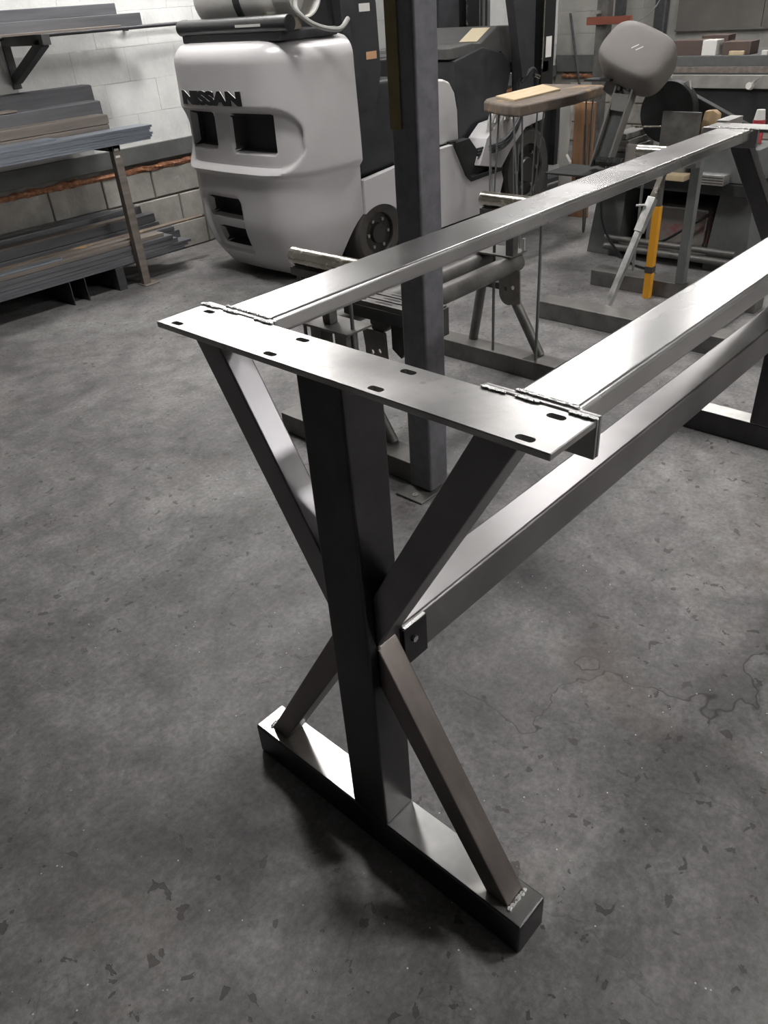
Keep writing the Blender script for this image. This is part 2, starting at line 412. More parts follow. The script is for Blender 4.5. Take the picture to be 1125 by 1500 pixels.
rusty('trim_4', 'y', .1, WY - .1, WX - .0, .66)

# ceiling lamps (out of the picture, the light of the workshop; last strip added for highlights)
for i, (lx, ly, lz, hx_, hy_, k) in enumerate(LAMPS):
    f = thing('ceiling_lamp', (lx, ly, lz), ['square white lamp above the table frame', 'white strip lamp above the band saw', 'square white lamp between table frame and steel rack', 'white strip lamp above the far workbench', 'square white lamp near the right hand wall', 'added white strip lamp beside the wall that brightens the table plate and rails'][i], 'lamp', 'workshop lamps')
    hs = (hx_, hy_)
    box('housing', 'lamp_body', (lx - hs[0] - .02, lx + hs[0] + .02), (ly - hs[1] - .02, ly + hs[1] + .02), (lz, lz + .08), f, bv=.01)
    dm = M['lamp'] if k == 1 else mat('lamp_diffuser', (.9, .9, .9), .5, 0, emit=((1.0, .975, .965), LAMP_STRENGTH * k))
    box('diffuser', dm, (lx - hs[0], lx + hs[0]), (ly - hs[1], ly + hs[1]), (lz - .02, lz - .001), f, bv=0)
    for s in (-.18, .18): cyl('hanger', 'lamp_body', (lx + s, ly, lz + .08), (lx + s, ly, CEIL), .006, f, seg=6)

# ------------------------------------------------------------------ the table frame
H = 1.10; D = 2.162
tf = thing('table_frame', (1.12, 0, 0), 'bare welded steel table frame with two X shaped trestle ends and long rails', 'table frame')
def trestle(x0, flip):
    d = .085; hb = .091; w = .048
    box('base_beam', 'mill', (x0, x0 + d), (-.38, .38), (0, hb), tf, bv=.006)
    box('base_sheen', 'basetop', (x0 + .004, x0 + d - .004), (-.376, .376), (hb - .002, hb + .0008), tf, bv=.0003, seg=1)  # lighter sheet paints the light that the beam's top reflects
    box('post', 'mill', (x0, x0 + d), (-w, w), (hb, 1.09), tf, bv=.006)
    bx = (x0 + .02, x0 + .071)
    for s in (1, -1):
        up = [(s * .334, 1.09), (s * .268, 1.09), (s * w, .700), (s * w, .582)]
        lo = [(s * .341, hb), (s * .288, hb), (s * w, .485), (s * w, .586)]
        prism('upper_brace', 'mill_up', up, 'x', bx[0], bx[1], tf, bv=.004)
        prism('lower_brace', 'mill_lo', lo, 'x', bx[0], bx[1], tf, bv=.004)
        weld('weld_bead', (bx[0], s * .344, hb + .003), (bx[1], s * .344, hb + .003), .0045, tf)
        weld('weld_bead', (bx[0] + .004, s * .05, .64), (bx[0] + .004, s * .05, .55), .003, tf)
    # top plate with eight slots
    bm = bmesh.new(); bbox(bm, (x0 - .008, x0 + .092), (-.386, .386), (1.09, H), .0012, 1)
    p = finish('top_plate', bm, M['plate'], tf)
    cb = bmesh.new()
    for y in (-.343, -.108, .108, .346):
        for hx in (.007, .073):
            L = .011; pts = []
            for k in range(16):
                a = 2 * math.pi * k / 16; pts.append((x0 + hx + .0065 * math.cos(a), y + (L - .0065 + .002) * (1 if math.sin(a) > 0 else -1) + .0065 * math.sin(a)))
            bprism(cb, pts, 'z', 1.0, 1.2)
    boolean(p, cb)
M['mill_up'] = mat('mill_scale_lit', (.19, .185, .19), .3, 1.0, noise=(5, .2), detail=2.5, rvar=(.02, .04))  # paler mill steel, holds the light on the upper brace faces
M['mill_lo'] = mat('mill_scale_warm', (.17, .15, .14), .34, .95, streak=((20, 4, 4), .2), noise=(6, .2))
trestle(0, False); trestle(D, True)
# rails with their bolted end brackets
def rail(name, m, x, y, z, bv): return box(name, m, x, y, z, tf, bv=bv, seg=4)
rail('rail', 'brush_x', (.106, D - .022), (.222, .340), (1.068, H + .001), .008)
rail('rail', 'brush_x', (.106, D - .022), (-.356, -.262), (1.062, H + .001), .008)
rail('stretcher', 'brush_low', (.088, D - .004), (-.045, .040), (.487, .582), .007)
for (ya, yb) in ((.205, .387), (-.386, -.218)):
    for xa, sg in ((.0925, 1), (D - .0085, -1)):
        for k in (0, 1):
            x1 = xa + sg * .007 * k
            box('bracket', 'mill_light', tuple(sorted((x1, x1 + sg * .006))), (ya, yb), (1.045, H + .002 - .001 * k), tf, bv=.001, seg=1)
        yb_ = ya + .035 if ya < 0 else yb - .035
        bmn = bmesh.new(); bcyl(bmn, (xa - sg * .008, yb_, 1.068), (xa + sg * .022, yb_, 1.068), .009, 6); finish('bolt', bmn, M['bolt'], tf)
    n0, n1 = (.222, .340) if ya > 0 else (-.356, -.262)
    weld('weld_bead', (.106, n0 + .004, H + .002), (.106, n1 - .004, H + .002), .0032, tf)
    for a, b in ((.0, .22), (.33, .52), (.80, 1.0)):
        L = yb - ya; weld('weld_bead', (.0915, yb - L * a, H + .0015), (.0915, yb - L * b, H + .0015), .0036, tf)
    weld('weld_bead', (D - .022, n0 + .004, H + .002), (D - .022, n1 - .004, H + .002), .004, tf)
# clip plate that bolts the stretcher to the near post
box('clip_plate', 'mill', (.086, .150), (-.0535, -.0465), (.490, .579), tf, bv=.0015, seg=1)
box('clip_edge', 'weldstrip', (.089, .148), (-.0525, -.0455), (.578, .5815), tf, bv=.001, seg=1) if 'weldstrip' in M else box('clip_edge', 'brush_x', (.089, .148), (-.0525, -.0455), (.578, .5815), tf, bv=.001, seg=1)
bmn = bmesh.new(); bcyl(bmn, (.112, -.0525, .545), (.112, -.0585, .545), .007, 6); finish('bolt', bmn, M['bolt'], tf)

# ------------------------------------------------------------------ steel column
cx0, cx1, cy0, cy1 = 1.154, 1.257, .788, .891
co = thing('steel_column', ((cx0 + cx1) / 2, (cy0 + cy1) / 2, 0), 'dark square steel building column with bolted base plate between forklift and table frame', 'column')
box('shaft', 'column', (cx0, cx1), (cy0, cy1), (.008, CEIL), co, bv=.012, seg=3)
box('base_plate', 'stand', (1.080, 1.30), (.772, .895), (0, .009), co, bv=.002, seg=1)
for bx_ in (1.108, 1.275):
    a = cyl('anchor_screw', 'bolt', (bx_, .825, .009), (bx_, .825, .014), .011, co, seg=18, bv=.001)
    box('screw_slot', 'ink', (bx_ - .003, bx_ + .003), (.8235, .8265), (.0138, .0146), a, bv=0)
box('edge_strip', 'brownstrip', (cx0 - .004, cx0 + .0005), (.846, .889), (1.212, CEIL - .05), co, bv=.001, seg=1)

# ------------------------------------------------------------------ roller conveyor (between column and table)
def roller_unit(t, xr, yl, zc=.77, centre=True, post_bottom=.549, rods=(.02, .28), rod_bottom=.09, length=.34):
    cyl('roller', 'chrome', (xr, yl, zc), (xr, yl - length, zc), .031, t, seg=28, bv=.003)
    box('roller_bracket', 'stand', (xr - .028, xr + .028), (yl - length + .005, yl - .004), (zc - .062, zc - .033), t, bv=.003)
    if centre: box('centre_post', 'stand', (xr - .02, xr + .02), (yl - .18, yl - .14), (post_bottom, zc - .06), t, bv=.003)
    for ry in rods: cyl('guide_rod', 'greypaint', (xr - .005, yl - ry, rod_bottom), (xr - .005, yl - ry, zc - .06), .007, t, seg=10)
rc = thing('roller_conveyor', (1.75, 1.27, 0), 'grey welded pipe roller stand on two beam feet behind the steel column', 'roller stand')
for fx, ya, yb in ((1.172, .90, 1.63), (2.205, .93, 1.62)):
    box('foot', 'stand', (fx, fx + .11), (ya, yb), (0, .088), rc, bv=.006)
    for (ty, tz, by) in ((1.37, .49, 1.455), (1.275, .44, 1.065)):
        cyl('leg', 'stand', (fx + .075, ty, tz), (fx + .09, by, .085), .023, rc, seg=18)
    box('cross_brace', 'stand_dark', (fx + .06, fx + .10), (1.235, 1.40), (.37, .40), rc, bv=.003)
for (py, pz, pr_, pa) in ((1.21, .50, .040, 1.37), (1.362, .50, .034, 1.20)):
    cyl('long_pipe', 'stand', (pa, py, pz), (2.30, py, pz), pr_, rc, seg=28, bv=.003)
for gx in (1.36, 2.252):
    pts = [(1.285, .475), (1.275, .40)] + [(1.225 + .05 * math.cos(a), .365 + .055 * math.sin(a)) for a in [math.radians(-15 * k) for k in range(9)]] + [(1.158, .325), (1.165, .475)]
    g = prism('gusset_plate', 'stand_lit', pts, 'x', gx, gx + .008, rc, bv=.001, smooth=False)
    cb = bmesh.new()
    for hy, hz in ((1.238, .385), (1.20, .395)): bcyl(cb, (gx - .05, hy, hz), (gx + .06, hy, hz), .010, 14)
    boolean(g, cb)
box('cross_plate', 'stand', (2.20, 2.33), (1.18, 1.41), (.5405, .549), rc, bv=.001, seg=1)
box('cross_plate', 'stand', (1.13, 1.26), (1.13, 1.41), (.5405, .549), rc, bv=.001, seg=1)
for k, sx in enumerate((1.31, 1.355, 1.40)):
    b = box('slotted_bar', 'stand', (sx, sx + .036), (.925, 1.33), (.588, .606), rc, bv=.002)
    for (a, c_) in ((.95, 1.02), (1.09, 1.17), (1.22, 1.29)): box('slot', 'ink', (sx + .014, sx + .022), (a, c_), (.6055, .6068), b, bv=0)
box('bar_support', 'stand_dark', (1.305, 1.44), (.922, 1.32), (.541, .588), rc, bv=.002)
box('end_plate', 'stand_dark', (1.345, 1.435), (.915, .9215), (.50, .60), rc, bv=.001)
box('clamp_block', 'stand', (1.15, 1.215), (1.16, 1.22), (.40, .545), rc, bv=.006)
box('clamp_block', 'stand', (1.16, 1.22), (1.30, 1.36), (.43, .545), rc, bv=.006)
prism('knee_plate', 'stand_dark', [(1.05, .54), (1.165, .54), (1.165, .40), (1.12, .37), (1.07, .44)], 'x', 1.395, 1.41, rc, bv=.001)
roller_unit(rc, 1.19, 1.435); roller_unit(rc, 2.23, 1.355, rods=(.07, .31))
cyl('wing_bolt', 'bolt', (2.315, 1.19, .549), (2.315, 1.19, .60), .008, rc, seg=8)

rs = thing('roller_support_stand', (3.3, 1.15, 0), 'grey roller stand with slanted galvanised strut in front of the band saw', 'roller stand')
box('foot', 'stand', (3.555, 3.68), (.55, 1.525), (0, .09), rs, bv=.005)
box('foot', 'stand', (2.91, 3.04), (.30, 1.485), (0, .095), rs, bv=.005)
box('upright_post', 'greypaint', (3.555, 3.605), (.955, 1.005), (.09, .745), rs, bv=.006)
roller_unit(rs, 3.48, 1.27, centre=False, post_bottom=.10, rods=(.05,), rod_bottom=.15)
box('tie_bar', 'stand_dark', (3.04, 3.56), (.62, .66), (.02, .06), rs, bv=.003)
s0 = Vector((3.062, 1.165, .01)); s1 = Vector((3.42, 1.075, .72)); sm = s0.lerp(s1, .66)
beam('strut', 'galv', s0, sm, .032, .032, rs, up=(0, 1, 0), bv=.002)
beam('strut_sleeve', 'galv', s0.lerp(s1, .58), s0.lerp(s1, .80), .042, .042, rs, up=(0, 1, 0), bv=.002)
beam('strut_extension', 'chrome', s0.lerp(s1, .80), s1, .028, .028, rs, up=(0, 1, 0), bv=.002)
pq = s0.lerp(s1, .76); cyl('locking_pin', 'bolt', (pq.x - .03, pq.y + .015, pq.z), (pq.x - .06, pq.y + .05, pq.z), .006, rs, seg=8)
op = box('orange_post', 'orange', (3.490, 3.530), (1.115, 1.155), (0, .50), rs, bv=.004)
op['label'] = 'worn orange painted lower post'
box('dark_band', 'stand_dark', (3.488, 3.532), (1.113, 1.157), (.145, .18), op, bv=.001)
box('post_sleeve', 'stand', (3.494, 3.526), (1.119, 1.151), (.50, .71), rs, bv=.003)

# ------------------------------------------------------------------ forklift
fk = thing('forklift', (3.6, 3.465, 0), 'light grey counterbalance forklift with black lettering across its rounded counterweight', 'forklift')
YC = 3.48
def counterweight():
    hw = .585; xr = 2.47; xf = 3.05; r = .27; base = []
    # plan contour from far front corner round the rear to the near front corner
    def seg(p, q, n): return [(p[0] + (q[0] - p[0]) * i / n, p[1] + (q[1] - p[1]) * i / n) for i in range(n)]
    base += seg((xf, YC + hw), (xr + r, YC + hw), 24)
    base += [(xr + r - r * math.sin(a), YC + hw - r + r * math.cos(a)) for a in [math.pi / 2 * i / 34 for i in range(34)]]
    base += seg((xr, YC + hw - r), (xr, YC - hw + r), 84)
    base += [(xr + r - r * math.cos(a), YC - hw + r - r * math.sin(a)) for a in [math.pi / 2 * i / 34 for i in range(34)]]
    base += seg((xr + r, YC - hw), (xf, YC - hw), 24) + [(xf, YC - hw)]
    bulge = lambda y: .05 * (1 - min(1, abs(y - YC) / hw) ** 2)
    base = [(x - (bulge(y) if x < 2.9 else 0) * max(0, min(1, (2.9 - x) / .4)) + .02, y) for x, y in base]
    n = len(base); nor = []
    for i in range(n):
        a = base[max(i - 1, 0)]; b = base[min(i + 1, n - 1)]; t = Vector((b[0] - a[0], b[1] - a[1])).normalized()
        nor.append(Vector((-t.y, t.x)) if False else Vector((t.y, -t.x)))
    # make normals point outwards
    for i in range(n):
        if nor[i].dot(Vector((base[i][0] - 3.0, base[i][1] - YC))) < 0: nor[i] = -nor[i]
    zs = [.05 + (1.37 - .05) * k / 120 for k in range(121)]
    def ss(e0, e1, v):
        t = max(0, min(1, (v - e0) / (e1 - e0))); return t * t * (3 - 2 * t)
    def rrect(y, z, y0, y1, z0, z1, rad):
        cy, cz = (y0 + y1) / 2, (z0 + z1) / 2
        qx = abs(y - cy) - (y1 - y0) / 2 + rad; qz = abs(z - cz) - (z1 - z0) / 2 + rad
        return math.hypot(max(qx, 0), max(qz, 0)) + min(max(qx, qz), 0) - rad     # signed distance
    OPEN = [(3.585, 3.90, .80, 1.01), (3.07, 3.43, .79, 1.01), (3.43, 3.80, .395, .52), (3.43, 3.74, .215, .335)]
    bm = bmesh.new(); grid = []; kind = []
    for z in zs:
        ins = 0
        if z < .70: ins += .028 * (1 - ss(.655, .695, z))
        if z < .42: ins += .16 * ((.42 - z) / .37) ** 2.2
        if z > 1.26: ins += .11 - math.sqrt(max(0, .11 ** 2 - (z - 1.26) ** 2))
        ins += .015 * ss(.7, 1.3, z)
        row = []; kr = []
        for i, (x, y) in enumerate(base):
            rearness = max(0, min(1, (2.86 - x) / .12))
            d = 0; op = False
            if rearness > 0:
                d1 = rrect(y, z, 2.93, 4.02, .70, 1.035, .13)
                d += .055 * (1 - ss(-.025, .012, d1)) * rearness
                d2 = rrect(y, z, 3.41, 3.84, .165, .535, .05)
                d += .03 * (1 - ss(-.025, .01, d2)) * rearness
                for o_ in OPEN:
                    do = rrect(y, z, *o_, .03)
                    d += .10 * (1 - ss(-.016, .003, do)) * rearness
                    if do < .002: op = True
            q = nor[i]
            row.append(bm.verts.new((x - q.x * ins + (d if rearness else 0), y - q.y * ins, z))); kr.append(op)
        grid.append(row); kind.append(kr)
    dark = []
    for k in range(len(zs) - 1):
        for i in range(n - 1):
            f = bm.faces.new((grid[k][i], grid[k][i + 1], grid[k + 1][i + 1], grid[k + 1][i]))
            if kind[k][i] and kind[k + 1][i + 1]: dark.append((f, zs[k], base[i][1]))
    bm.faces.new(grid[0]); bm.faces.new(list(reversed(grid[-1])))
    bm.faces.new([r[0] for r in grid] + [r[-1] for r in reversed(grid)])
    bmesh.ops.recalc_face_normals(bm, faces=bm.faces)
    for f, z, y in dark: f.material_index = 1
    return bm, OPEN
bm, OPEN = counterweight()
cw = finish('counterweight', bm, ['truck', 'cavity'], fk)
off = Vector((3.6, 3.465, 0))
cb = bmesh.new(); bcyl(cb, (3.20, 2.6, .14), (3.20, 3.16, .14), .26, 48); boolean(cw, cb)
for p in cw.data.polygons: p.use_smooth = True
cw.data.set_sharp_from_angle(angle=math.radians(45))
for (y0, y1, z0, z1) in OPEN:
    box('vent_back', 'cavity', (2.70, 2.71), (y0, y1), (z0, z1), cw, bv=0)
# lettering on the counterweight
cu = bpy.data.curves.new('lettering', 'FONT'); cu.body = 'NISSAN'; cu.size = 1; cu.extrude = .04; cu.offset = .075; cu.space_character = 1.02
to = bpy.data.objects.new('lettering_curve', cu); C.objects.link(to); bpy.context.view_layer.update()
me = bpy.data.meshes.new_from_object(to.evaluated_get(bpy.context.evaluated_depsgraph_get()))
bpy.data.objects.remove(to)
xs = [v.co.x for v in me.vertices]; ys = [v.co.y for v in me.vertices]
LX, LY = max(xs) - min(xs), max(ys) - min(ys); x0_, y0_ = min(xs), min(ys)
for v in me.vertices:
    yy = 3.80 - (v.co.x - x0_) / LX * .575
    xw = 2.49 - .05 * (1 - (abs(yy - YC) / .565) ** 2) + .006
    v.co = Vector((xw - .008 - v.co.z * .07, yy, 1.056 + (v.co.y - y0_) / LY * .078)) - off
me.materials.clear(); me.materials.append(M['ink']); me.materials.append(M['stick_w'])
for p in me.polygons: p.material_index = 1 if (abs(p.normal.x) < .5 and (p.normal.z > .35 or p.normal.y > .6)) else 0  # white upper and left sides paint a highlight on the letters
lt = bpy.data.objects.new('lettering', me); C.objects.link(lt); lt.parent = fk; lt['label'] = 'raised black letters with painted highlights on upper and left edges'
# side frames, wheels
arch = [(3.20, .14, .285)]
prof = [(3.07, .57), (3.35, .595), (3.84, .635), (4.0, .64), (4.13, .425), (4.19, .375), (4.57, .38), (4.60, .30), (4.52, .11), (3.0, .11), (3.07, .30)]
for ya, yb in ((2.90, 2.95), (3.98, 4.03)):
    s = prism('side_panel', 'truck', prof, 'y', ya, yb, fk, bv=.006)
    cb = bmesh.new(); bcyl(cb, (3.20, ya - .1, .14), (3.20, yb + .1, .14), .26, 48); boolean(s, cb)
    tr = [(3.985, .655), (4.005, .645), (4.135, .435), (4.19, .39), (4.58, .395), (4.58, .372), (4.185, .362), (4.12, .415), (3.985, .63)]
    prism('step_trim', 'truck_blk', tr, 'y', ya - .008, yb + .008, fk, bv=.002)
    fn = [(4.296, .45), (4.57, .39), (4.69, .50), (4.88, .625), (5.14, .655), (5.14, .70), (4.80, .72), (4.50, .70), (4.38, .62)]
    prism('front_fender', 'truck', fn, 'y', ya, yb + (.12 if ya < 3 else -.0), fk, bv=.006)
def wheel(x, z, r, w, ya, sgn):
    bm = bmesh.new(); n = 56
    prof = [(0, r * .62), (0, r * .90), (.02, r * .98), (.05, r), (w - .05, r), (w - .02, r * .98), (w, r * .9), (w, r * .62)]
    rings = [[bm.verts.new((x + rr * math.cos(2 * math.pi * k / n), ya + sgn * a, z + rr * math.sin(2 * math.pi * k / n))) for k in range(n)] for a, rr in prof]
    for i in range(len(rings) - 1):
        for k in range(n): bm.faces.new((rings[i][k], rings[i][(k + 1) % n], rings[i + 1][(k + 1) % n], rings[i + 1][k]))
    for k in range(n): bm.faces.new((rings[-1][k], rings[-1][(k + 1) % n], rings[0][(k + 1) % n], rings[0][k]))
    t = finish('tyre', bm, 'rubber' and M['rubber'], fk, smooth=True)
    bm = bmesh.new(); bcyl(bm, (x, ya + sgn * .03, z), (x, ya + sgn * (w - .03), z), r * .63, 40); bcyl(bm, (x, ya + sgn * .005, z), (x, ya + sgn * .05, z), r * .28, 24, r2=r * .34)
    rm = finish('wheel_rim', bm, M['rim'], fk, smooth=True)
    for k in range(6):
        a = math.pi / 3 * k; bm = bmesh.new(); px, pz = x + r * .44 * math.cos(a), z + r * .44 * math.sin(a)
        bcyl(bm, (px, ya + sgn * .012, pz), (px, ya + sgn * .03, pz), .012, 6); finish('lug_nut', bm, M['bolt'], rm)
wheel(3.205, .215, .215, .19, 2.915, 1); wheel(3.205, .215, .215, .19, 4.015, -1)
wheel(4.95, .31, .31, .22, 2.91, 1); wheel(4.95, .31, .31, .22, 4.02, -1)
# body: hood, seat, guard, cowl, mast
box('chassis', 'truck_dk', (3.0, 4.9), (3.14, 3.80), (.12, .58), fk, bv=.01)
prism('engine_hood', 'truck_dk', [(3.06, .56), (3.06, 1.10), (3.55, 1.10), (3.98, 1.02), (4.05, .60)], 'y', 2.99, 3.94, fk, bv=.03, seg=4)
prism('hood_skirt', 'truck', [(3.80, .64), (3.80, 1.05), (3.96, 1.045), (4.03, 1.02), (4.085, .95), (4.115, .84), (4.125, .64)], 'y', 2.955, 3.975, fk, bv=.02, seg=3)
prism('seat', 'truck_blk', [(3.45, 1.09), (3.45, 1.20), (3.90, 1.20), (3.95, 1.12), (3.92, 1.04)], 'y', 3.22, 3.72, fk, bv=.03, seg=3)
prism('seat_back', 'truck_blk', [(3.26, 1.10), (3.20, 1.62), (3.28, 1.66), (3.36, 1.60), (3.46, 1.18), (3.44, 1.10)], 'y', 3.22, 3.72, fk, bv=.03, seg=3)
for (ya, yb) in ((2.93, 3.00), (3.93, 4.0)):
    prism('guard_pillar', 'truck_dk', [(3.085, .62), (3.085, 2.15), (3.20, 2.15), (3.315, 1.50), (3.325, 1.15), (3.14, .62)], 'y', ya, yb, fk, bv=.006)
    prism('guard_front_pillar', 'truck_dk', [(4.95, .95), (4.60, 2.15), (4.69, 2.15), (5.04, .95)], 'y', ya + .06 if ya < 3.2 else ya - .06, yb + .06 if ya < 3.2 else yb - .06, fk, bv=.004)
for gy in [3.0 + .133 * k for k in range(8)]: box('guard_bar', 'truck_dk', (3.12, 4.66), (gy - .02, gy + .02), (2.15, 2.19), fk, bv=.004)
box('sticker', 'stick_w', (3.165, 3.255), (2.9285, 2.9296), (1.465, 1.505), fk, bv=0)
box('sticker', 'stick_o', (3.20, 3.29), (2.9285, 2.9296), (1.222, 1.262), fk, bv=0)
prism('cowl', 'truck_dk', [(4.26, 1.12), (4.60, 1.18), (4.86, 1.12), (4.97, 1.02), (4.87, .75), (4.70, .40), (4.22, .40), (4.30, .66)], 'y', 3.10, 3.84, fk, bv=.012)
prism('dashboard', 'dash', [(4.24, 1.13), (4.24, 1.20), (4.50, 1.215), (4.60, 1.205), (4.80, 1.30), (5.03, 1.29), (5.08, 1.14), (4.97, 1.03), (4.85, 1.13)], 'y', 3.12, 3.82, fk, bv=.012)
beam('dash_label', 'cream', (4.615, 3.25, 1.2145), (4.775, 3.25, 1.2905), .16, .002, fk, up=(-.43, 0, .9), bv=0)
for q in (3.5, 3.58, 3.66): cyl('control_lever', 'red' if q == 3.5 else 'truck_blk', (4.45, q, 1.21), (4.40, q, 1.34), .012, fk, seg=10)
box('floor_plate', 'truck_dk', (4.05, 4.85), (2.96, 3.97), (.385, .41), fk, bv=.003)
prism('step_well', 'saw_dark', [(4.02, .63), (4.14, .43), (4.19, .385), (4.45, .385), (4.45, .44), (4.24, .64)], 'y', 2.952, 3.02, fk, bv=.002)
for my in (3.05, 3.78):
    prism('mast_channel', 'truck_blk', [(5.30, .06), (5.30, 2.3), (5.47, 2.3), (5.47, .06)], 'y', my, my + .10, fk, bv=.004)
    cyl('lift_cylinder', 'truck_dk', (5.24, my + .08, .2), (5.24, my + .08, 2.2), .035, fk, seg=14)
    cyl('cylinder_rod', 'chrome', (5.285, my - .012, .98), (5.285, my - .012, 2.2), .008, fk, seg=8)
    prism('mast_inner', 'truck_dk', [(5.02, .5), (4.92, 2.3), (5.20, 2.3), (5.24, .5)], 'y', my + .02, my + .07, fk, bv=.004)
for cz in (.12, .95, 1.9): box('mast_crossbar', 'truck_blk', (5.31, 5.40), (3.05, 3.88), (cz, cz + .08), fk, bv=.004)
box('mast_sticker', 'stick_w', (5.345, 5.425), (3.047, 3.0485), (1.05, 1.19), fk, bv=0)
box('carriage', 'truck_blk', (5.47, 5.53), (3.0, 3.93), (.25, .75), fk, bv=.004)
for fy in (3.15, 3.68): prism('fork', 'truck_dk', [(5.53, .7), (5.53, .06), (6.5, .06), (6.5, .075), (5.575, .10), (5.575, .7)], 'y', fy, fy + .10, fk, bv=.003)
for k, (hx, hy) in enumerate(((4.50, 2.93), (4.60, 2.915))):
    tube('grab_handle', 'pale', smooth_pts([(hx - .04, hy, .60), (hx - .05, hy - .012, .72), (hx, hy - .02, .80), (hx + .05, hy - .012, .72), (hx + .04, hy, .60)], 6), .024, fk)
for k in range(3):
    tube('hydraulic_hose', 'truck_dk', smooth_pts([(4.30, 2.93 - .002 * k, .52 + .02 * k), (4.55, 2.885, .53 + .024 * k), (4.72, 2.88, .62 + .024 * k), (4.86, 2.92, .74 + .02 * k)], 8), .009, fk)
tube('hydraulic_hose', 'truck_dk', smooth_pts([(4.98, 3.02, .92), (5.06, 2.98, 1.0), (5.14, 2.99, .95), (5.16, 3.0, .86)], 8), .014, fk)
cyl('hose_fitting', 'chrome', (5.10, 2.985, .955), (5.16, 2.98, .935), .016, fk, seg=10)
# tank cradle on the counterweight
box('tank_cradle', 'truck_dk', (2.58, 3.0), (2.95, 3.88), (1.366, 1.41), fk, bv=.008)
cyl('cradle_tube', 'truck_blk', (2.60, 2.90, 1.445), (2.60, 3.90, 1.445), .042, fk, seg=22, bv=.006)
box('cradle_tag', 'pale', (2.5565, 2.558), (3.10, 3.32), (1.437, 1.450), fk, bv=0)
for yy in (3.0, 3.2): box('cradle_clip', 'chrome', (2.63, 2.72), (yy - .06, yy - .03), (1.41, 1.47), fk, bv=.004)
# gas tank lying in the cradle
lt = thing('gas_cylinder', (2.80, 3.45, 1.41), 'scuffed off white gas cylinder strapped on top of the forklift counterweight', 'gas cylinder')
bm = bmesh.new(); n = 40; R = .165; rings = []
profile = [(3.86, .02), (3.855, .07), (3.84, .12), (3.80, .15), (3.74, R), (3.22, R), (3.15, .15), (3.11, .115), (3.10, .06), (3.10, .02)]
for yy, rr in profile: rings.append([bm.verts.new((2.80 + rr * math.cos(2 * math.pi * k / n), yy, 1.585 + rr * math.sin(2 * math.pi * k / n))) for k in range(n)])
for i in range(len(rings) - 1):
    for k in range(n): bm.faces.new((rings[i][k], rings[i][(k + 1) % n], rings[i + 1][(k + 1) % n], rings[i + 1][k]))
bm.faces.new(rings[0]); bm.faces.new(rings[-1]); finish('tank_body', bm, M['tank'], lt, smooth=True)
for yy in (3.38,):
    bm = bmesh.new(); 
    ra = [[bm.verts.new((2.80 + r_ * math.cos(2 * math.pi * k / n), yy + a, 1.585 + r_ * math.sin(2 * math.pi * k / n))) for k in range(n)] for a, r_ in ((-.028, R), (-.028, R + .006), (.028, R + .006), (.028, R))]
    for i in range(3):
        for k in range(n): bm.faces.new((ra[i][k], ra[i][(k + 1) % n], ra[i + 1][(k + 1) % n], ra[i + 1][k]))
    finish('strap', bm, M['saw_dark'], lt, smooth=True)
bm = bmesh.new(); rr = []
for yy, r_ in ((3.13, .125), (2.98, .125), (2.98, .117), (3.13, .117)): rr.append([bm.verts.new((2.80 + r_ * math.cos(2 * math.pi * k / n), yy, 1.585 + r_ * math.sin(2 * math.pi * k / n))) for k in range(n)])
for i in range(4):
    for k in range(n): bm.faces.new((rr[i][k], rr[i][(k + 1) % n], rr[(i + 1) % 4][(k + 1) % n], rr[(i + 1) % 4][k]))
finish('valve_collar', bm, M['tank'], lt, smooth=True)
cyl('valve', 'chrome', (2.80, 3.11, 1.585), (2.80, 3.0, 1.585), .025, lt, seg=12)
tube('gas_hose', 'hose', smooth_pts([(2.78, 3.02, 1.585), (2.70, 2.95, 1.50), (2.78, 2.90, 1.425), (2.92, 2.86, 1.395), (3.02, 2.88, 1.44)], 8), .013, lt)

# ------------------------------------------------------------------ left rack and its stock
rk = thing('steel_rack', (2.06, 4.3, 0), 'dark steel angle rack leg and arm holding flat bars against the white wall', 'rack')
for rx in (2.03, .55):
    box('leg', 'bar_brown', (rx, rx + .055), (4.035, 4.085), (0, .872), rk, bv=.003)
    box('foot_plate', 'bar_brown', (rx - .01, rx + .10), (4.0, 4.10), (0, .008), rk, bv=.002, seg=1)
    box('arm', 'bar_dark', (rx, rx + .055), (4.035, 4.585), (.835, .872), rk, bv=.003)
    for tz in (.80, .84): box('tape_mark', 'stick_w', (rx + .010, rx + .040), (4.0338, 4.0349), (tz, tz + .012), rk, bv=0)
for bx_ in (1.775,):
    b = thing('wall_bracket', (bx_ + .025, 4.58, 1.25), 'dark welded triangular bracket on the white wall under long flat bars', 'bracket')
    box('arm', 'stand_dark', (bx_, bx_ + .05), (4.06, 4.585), (1.425, 1.478), b, bv=.003)
    beam('diagonal', 'stand_dark', (bx_ + .025, 4.10, 1.44), (bx_ + .025, 4.565, 1.25), .05, .05, b, up=(1, 0, 0), bv=.003)
    box('wall_plate', 'stand_dark', (bx_, bx_ + .05), (4.575, 4.587), (1.20, 1.478), b, bv=.002, seg=1)
def bar(m, y, z, xe, label, group, x0=-.2, bv=.004, name='steel_bar', hollow=False):
    o = box(name, m, (x0, xe), y, z, None, bv=bv, origin=((x0 + xe) / 2, (y[0] + y[1]) / 2, z[0]))
    tag(o, label, 'metal bar', group)
    if hollow:
        w = .005; box('open_end', 'ink', (xe - .001, xe + .0008), (y[0] + w, y[1] - w), (z[0] + w, z[1] - w), o, bv=0)
    return o
G = 'bars on the upper wall brackets'
bar('bar_brown', (4.14, 4.29), (1.478, 1.490), 2.34, 'wide thin flat bar lying foremost on the wall brackets', G, bv=.002)
